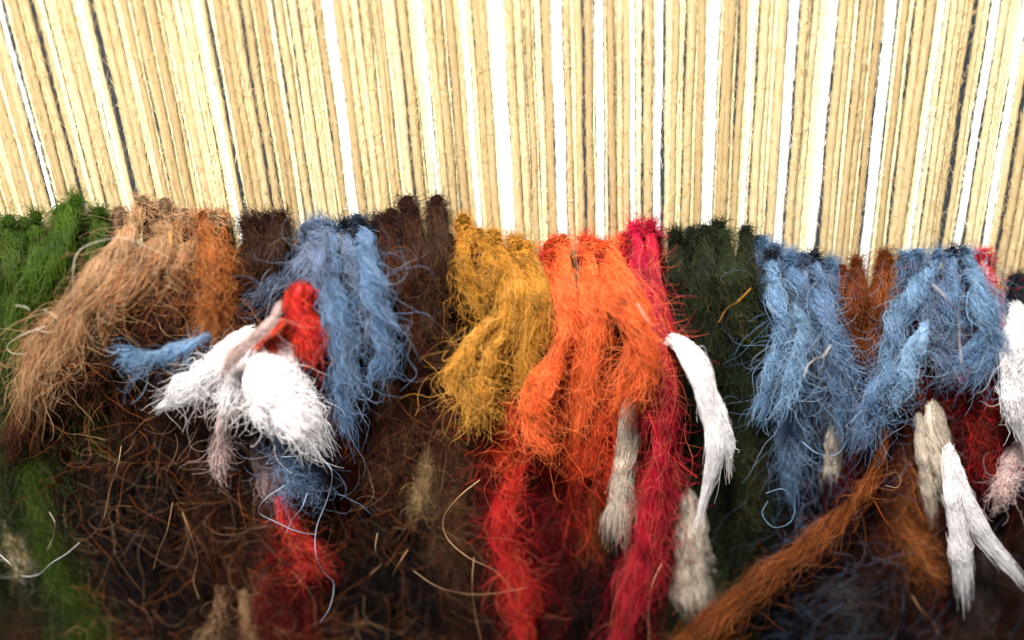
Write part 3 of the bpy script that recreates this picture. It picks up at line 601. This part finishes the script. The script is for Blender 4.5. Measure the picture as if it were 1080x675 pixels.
yarn('blue', 'blue yarn looping right, closest to the far right white wool', 4, 27, [(1018, 268), (1030, 305), (1044, 340), (1044, 372), (1026, 398)], group=BR, stray=0.22, col2='paleblue')
yarn('blue', 'blue yarn end pointing down left inside the right loop', 4, 24, [(1040, 345), (1030, 366), (1016, 388)], knot=False, group=BR, stray=0.2)
yarn('greyblue', 'grey blue yarn behind the short bright blue end', 2, 24, [(980, 300), (982, 340), (990, 372), (1004, 400)], knot=False, group=BR, stray=0.3)
yarn('red', 'pinkish red yarn with a fuzzy knot behind the right blue loop', 1, 22, [(1034, 272), (1040, 296), (1052, 330), (1058, 370)], col2='pinkwhite')
yarn('navy', 'blackish blue yarn with its knot at the right edge', 2, 26, [(1070, 300), (1074, 320), (1084, 350), (1092, 400)])
yarn('darkred', 'dark red yarn mass below the right blue tuft', 2, 52, [(1010, 384), (1030, 420), (1042, 460), (1044, 500)], knot=False, stray=0.35, col2='red', curl=0.1)
yarn('redbrown', 'red brown yarn behind the top of the white forked end', 1, 46, [(966, 400), (970, 440), (964, 490), (976, 540)], knot=False, stray=0.35, col2='rustbrown', curl=0.1)
yarn('rustbrown', 'dull rust yarn spreading left of the white forked end', 1, 54, [(962, 480), (962, 530), (972, 575), (988, 610)], knot=False, stray=0.35, dens=0.8, fray=0.6, col2='rust')
yarn('rust', 'long rust yarn slanting to the bottom across the black wool', 3, 27, [(934, 452), (928, 485), (908, 522), (866, 562), (812, 602), (760, 644), (704, 690)], knot=False, stray=0.3, top=0.6, tip=1.0, col2='rustbrown', twist=2.2)
yarn('white', 'long white yarn end hanging at right, left prong of the fork', 4, 27, [(1000, 470), (1004, 510), (1010, 560), (1016, 612)], fray=0.8, tip=0.8, **CE)
yarn('white', 'white yarn end at right, prong that swings out to the right', 4, 20, [(1006, 480), (1022, 530), (1040, 566), (1068, 602)], fray=0.5, tip=0.6, **CE)
yarn('cream', 'creamy upper yarn from which the white fork comes out', 2, 36, [(980, 425), (990, 470), (1000, 500), (1006, 536)], fray=0.2, tip=0.7, **CE)
yarn('cream', 'dull cream yarn stub left of the white fork', 2, 20, [(968, 436), (974, 480), (982, 530)], fray=0.9, **CE)
yarn('white', 'fluffy white wool hanging over the right edge', 4, 40, [(1070, 322), (1074, 360), (1070, 400), (1078, 448)], fray=0.4, **dict(CE, frizz=0.7))
yarn('pinkwhite', 'soft greyish white wool below the white one at the right edge', 3, 34, [(1078, 466), (1066, 490), (1056, 528)], fray=0.5, **dict(CE, frizz=0.7))
yarn('greyblue', 'dull blue yarn at the right edge behind the greyish white wool', 2, 30, [(1084, 450), (1074, 476), (1070, 505)], knot=False)
yarn('greywool', 'grey wisp of wool under the long rust yarn', 1, 34, [(858, 610), (884, 622), (912, 634)], knot=False, stray=0.5, dens=0.5, name='wool_wisp', cat='wool wisp')
yarn('greywool', 'dull grey brown yarn at the bottom right corner', 1, 60, [(1040, 580), (1030, 630), (1010, 700)], knot=False, stray=0.4, dens=0.7, col2='redbrown')

# ------------------------------------------------------------------ single long fibres that stand out
def strand(label, col, d, pts, r=0.006):
    r *= 0.5
    C = smooth_path([P(x, y, d + 0.12 * math.sin(1.9 * i)) for i, (x, y) in enumerate(pts)], 10 * len(pts))
    V, Fq = tube(C, r * np.linspace(1, 0.55, len(C)), 6)
    o = mesh('loose_fibre', V - C[0], Fq, MC[col] if False else FM[col]); o.location = Vector([float(c) for c in C[0]])
    tagp(o, label, 'fibre', 'long loose fibres standing off the pile')
BASE['greyhair'] = (0.34, 0.40, 0.50)
FM = {k: wool(k + '_single_hair', BASE[k], 0.9, 1.2, 0.0, curve=False) for k in ('cream', 'tan', 'pinkwhite', 'greyblue', 'red', 'paleblue', 'mustard', 'gold', 'white', 'rust', 'greyhair')}
strand('cream fibre arching from the green wool over the tan yarns', 'cream', 1.3, [(78, 318), (77, 285), (84, 264), (106, 254), (132, 251), (158, 262), (178, 272)])
strand('short straw yellow fibre standing upright on the tan yarns', 'gold', 1.4, [(179, 245), (180, 260), (178, 279)], 0.012)
strand('pale fibre looping on the left end of the tan arch', 'cream', 1.4, [(16, 322), (30, 326), (38, 346), (54, 350), (60, 336), (46, 326)])
strand('pale fibre waving left below the tan arch', 'cream', 1.4, [(48, 344), (22, 354), (8, 364), (12, 372), (28, 374)])
strand('cream fibre dipping across the cream scrap at lower left', 'white', 1.3, [(-4, 582), (10, 594), (22, 607), (40, 606), (54, 594), (70, 584), (84, 572)])
strand('fine grey fibre hanging above the cream scrap', 'pinkwhite', 1.2, [(52, 540), (58, 552), (56, 566), (50, 580)])
strand('long grey blue fibre trailing down from the blue clump', 'greyhair', 1.5, [(336, 478), (350, 498), (346, 524), (334, 556), (333, 584), (342, 604), (352, 616), (348, 640), (338, 656)], 0.009)
strand('pale blue fibre bent in a wide angle below the blue clump', 'greyhair', 1.5, [(300, 512), (280, 526), (273, 540), (290, 550), (312, 560), (332, 564)], 0.008)
strand('pale blue fibre forming an arc across the blue clump', 'greyhair', 1.5, [(296, 482), (320, 480), (340, 470), (354, 456), (358, 440)], 0.009)
strand('short pale blue fibre pointing down from the blue clump', 'paleblue', 1.5, [(324, 520), (318, 536), (308, 548), (302, 562)], 0.008)
strand('bright fibre curling off the pile into the dark hollow at left', 'tan', 1.2, [(128, 470), (124, 492), (116, 516), (110, 546)], 0.007)
strand('tan fibre hanging below the brown fuzz left of the red scrap', 'tan', 1.2, [(182, 530), (176, 560), (166, 584), (162, 600)], 0.006)
strand('wavy tan fibre hanging alone in the dark below the white fluff', 'tan', 1.2, [(192, 540), (200, 560), (208, 590), (204, 612), (210, 632)], 0.006)
strand('pinkish fibre making a long S through the brown fuzz', 'tan', 1.4, [(506, 506), (484, 524), (468, 546), (472, 568), (494, 588), (522, 602), (540, 622)], 0.010)
strand('tan fibre dropping straight to the bottom left of the long red yarn', 'tan', 1.3, [(500, 588), (498, 612), (500, 640), (508, 680)], 0.008)
strand('tan fibre sagging across to the long red yarn', 'tan', 1.3, [(436, 602), (460, 618), (490, 626), (520, 626), (556, 620)], 0.006)
strand('tan fibre with a kink in the brown fuzz', 'tan', 1.2, [(398, 562), (396, 580), (402, 594), (390, 606)], 0.007)
strand('short tan fibre slanting in the brown fuzz', 'tan', 1.2, [(430, 580), (422, 592), (414, 606)], 0.008)
strand('long red fibre trailing from the crimson to the bent white yarn', 'red', 1.7, [(684, 436), (692, 456), (704, 476), (718, 490), (736, 504)], 0.009)
strand('pale fibre bristling out of the orange towards the crimson', 'cream', 1.75, [(672, 320), (684, 340), (692, 352)], 0.007)
strand('tan fibre slanting over the moss green yarn', 'mustard', 1.3, [(792, 304), (778, 318), (766, 326), (758, 340)], 0.008)
strand('cream fibre hanging left of the wide cream frayed end', 'olive' if False else 'tan', 1.3, [(698, 594), (688, 616), (684, 640), (685, 682)], 0.009)
strand('blue white fibre curling below the ragged blue tail', 'paleblue', 1.4, [(808, 520), (826, 516), (838, 530), (834, 550), (816, 556), (804, 542), (810, 528)], 0.006)
strand('pale blue fibre swinging across from the blue tail to the greyish end', 'paleblue', 1.7, [(846, 466), (862, 478), (880, 480), (892, 468), (898, 446), (908, 434)], 0.007)
strand('pale pink fibre curving on the right blue tuft', 'pinkwhite', 1.8, [(984, 300), (998, 314), (1010, 332), (1012, 360), (1014, 384)], 0.008)
strand('rust fibre drooping in a loop left of the white fork', 'rust', 1.5, [(922, 528), (936, 552), (954, 568), (970, 566), (974, 550), (966, 530), (962, 505)], 0.007)
strand('fine curled fibre right of the start of the long rust yarn', 'tan', 1.5, [(934, 512), (946, 514), (950, 506), (944, 498), (936, 502)], 0.006)
strand('pale fibre hanging in the black wool below the right fuzz', 'tan', 1.2, [(962, 628), (972, 644), (984, 656), (990, 668)], 0.006)
strand('white fibre crossing the short bright blue yarn end', 'cream', 1.8, [(876, 364), (868, 376), (860, 378), (852, 386), (848, 398)], 0.008)
strand('tan fibre curling on the mustard left edge', 'gold', 1.5, [(492, 270), (476, 276), (474, 288), (486, 296), (494, 286)], 0.006)
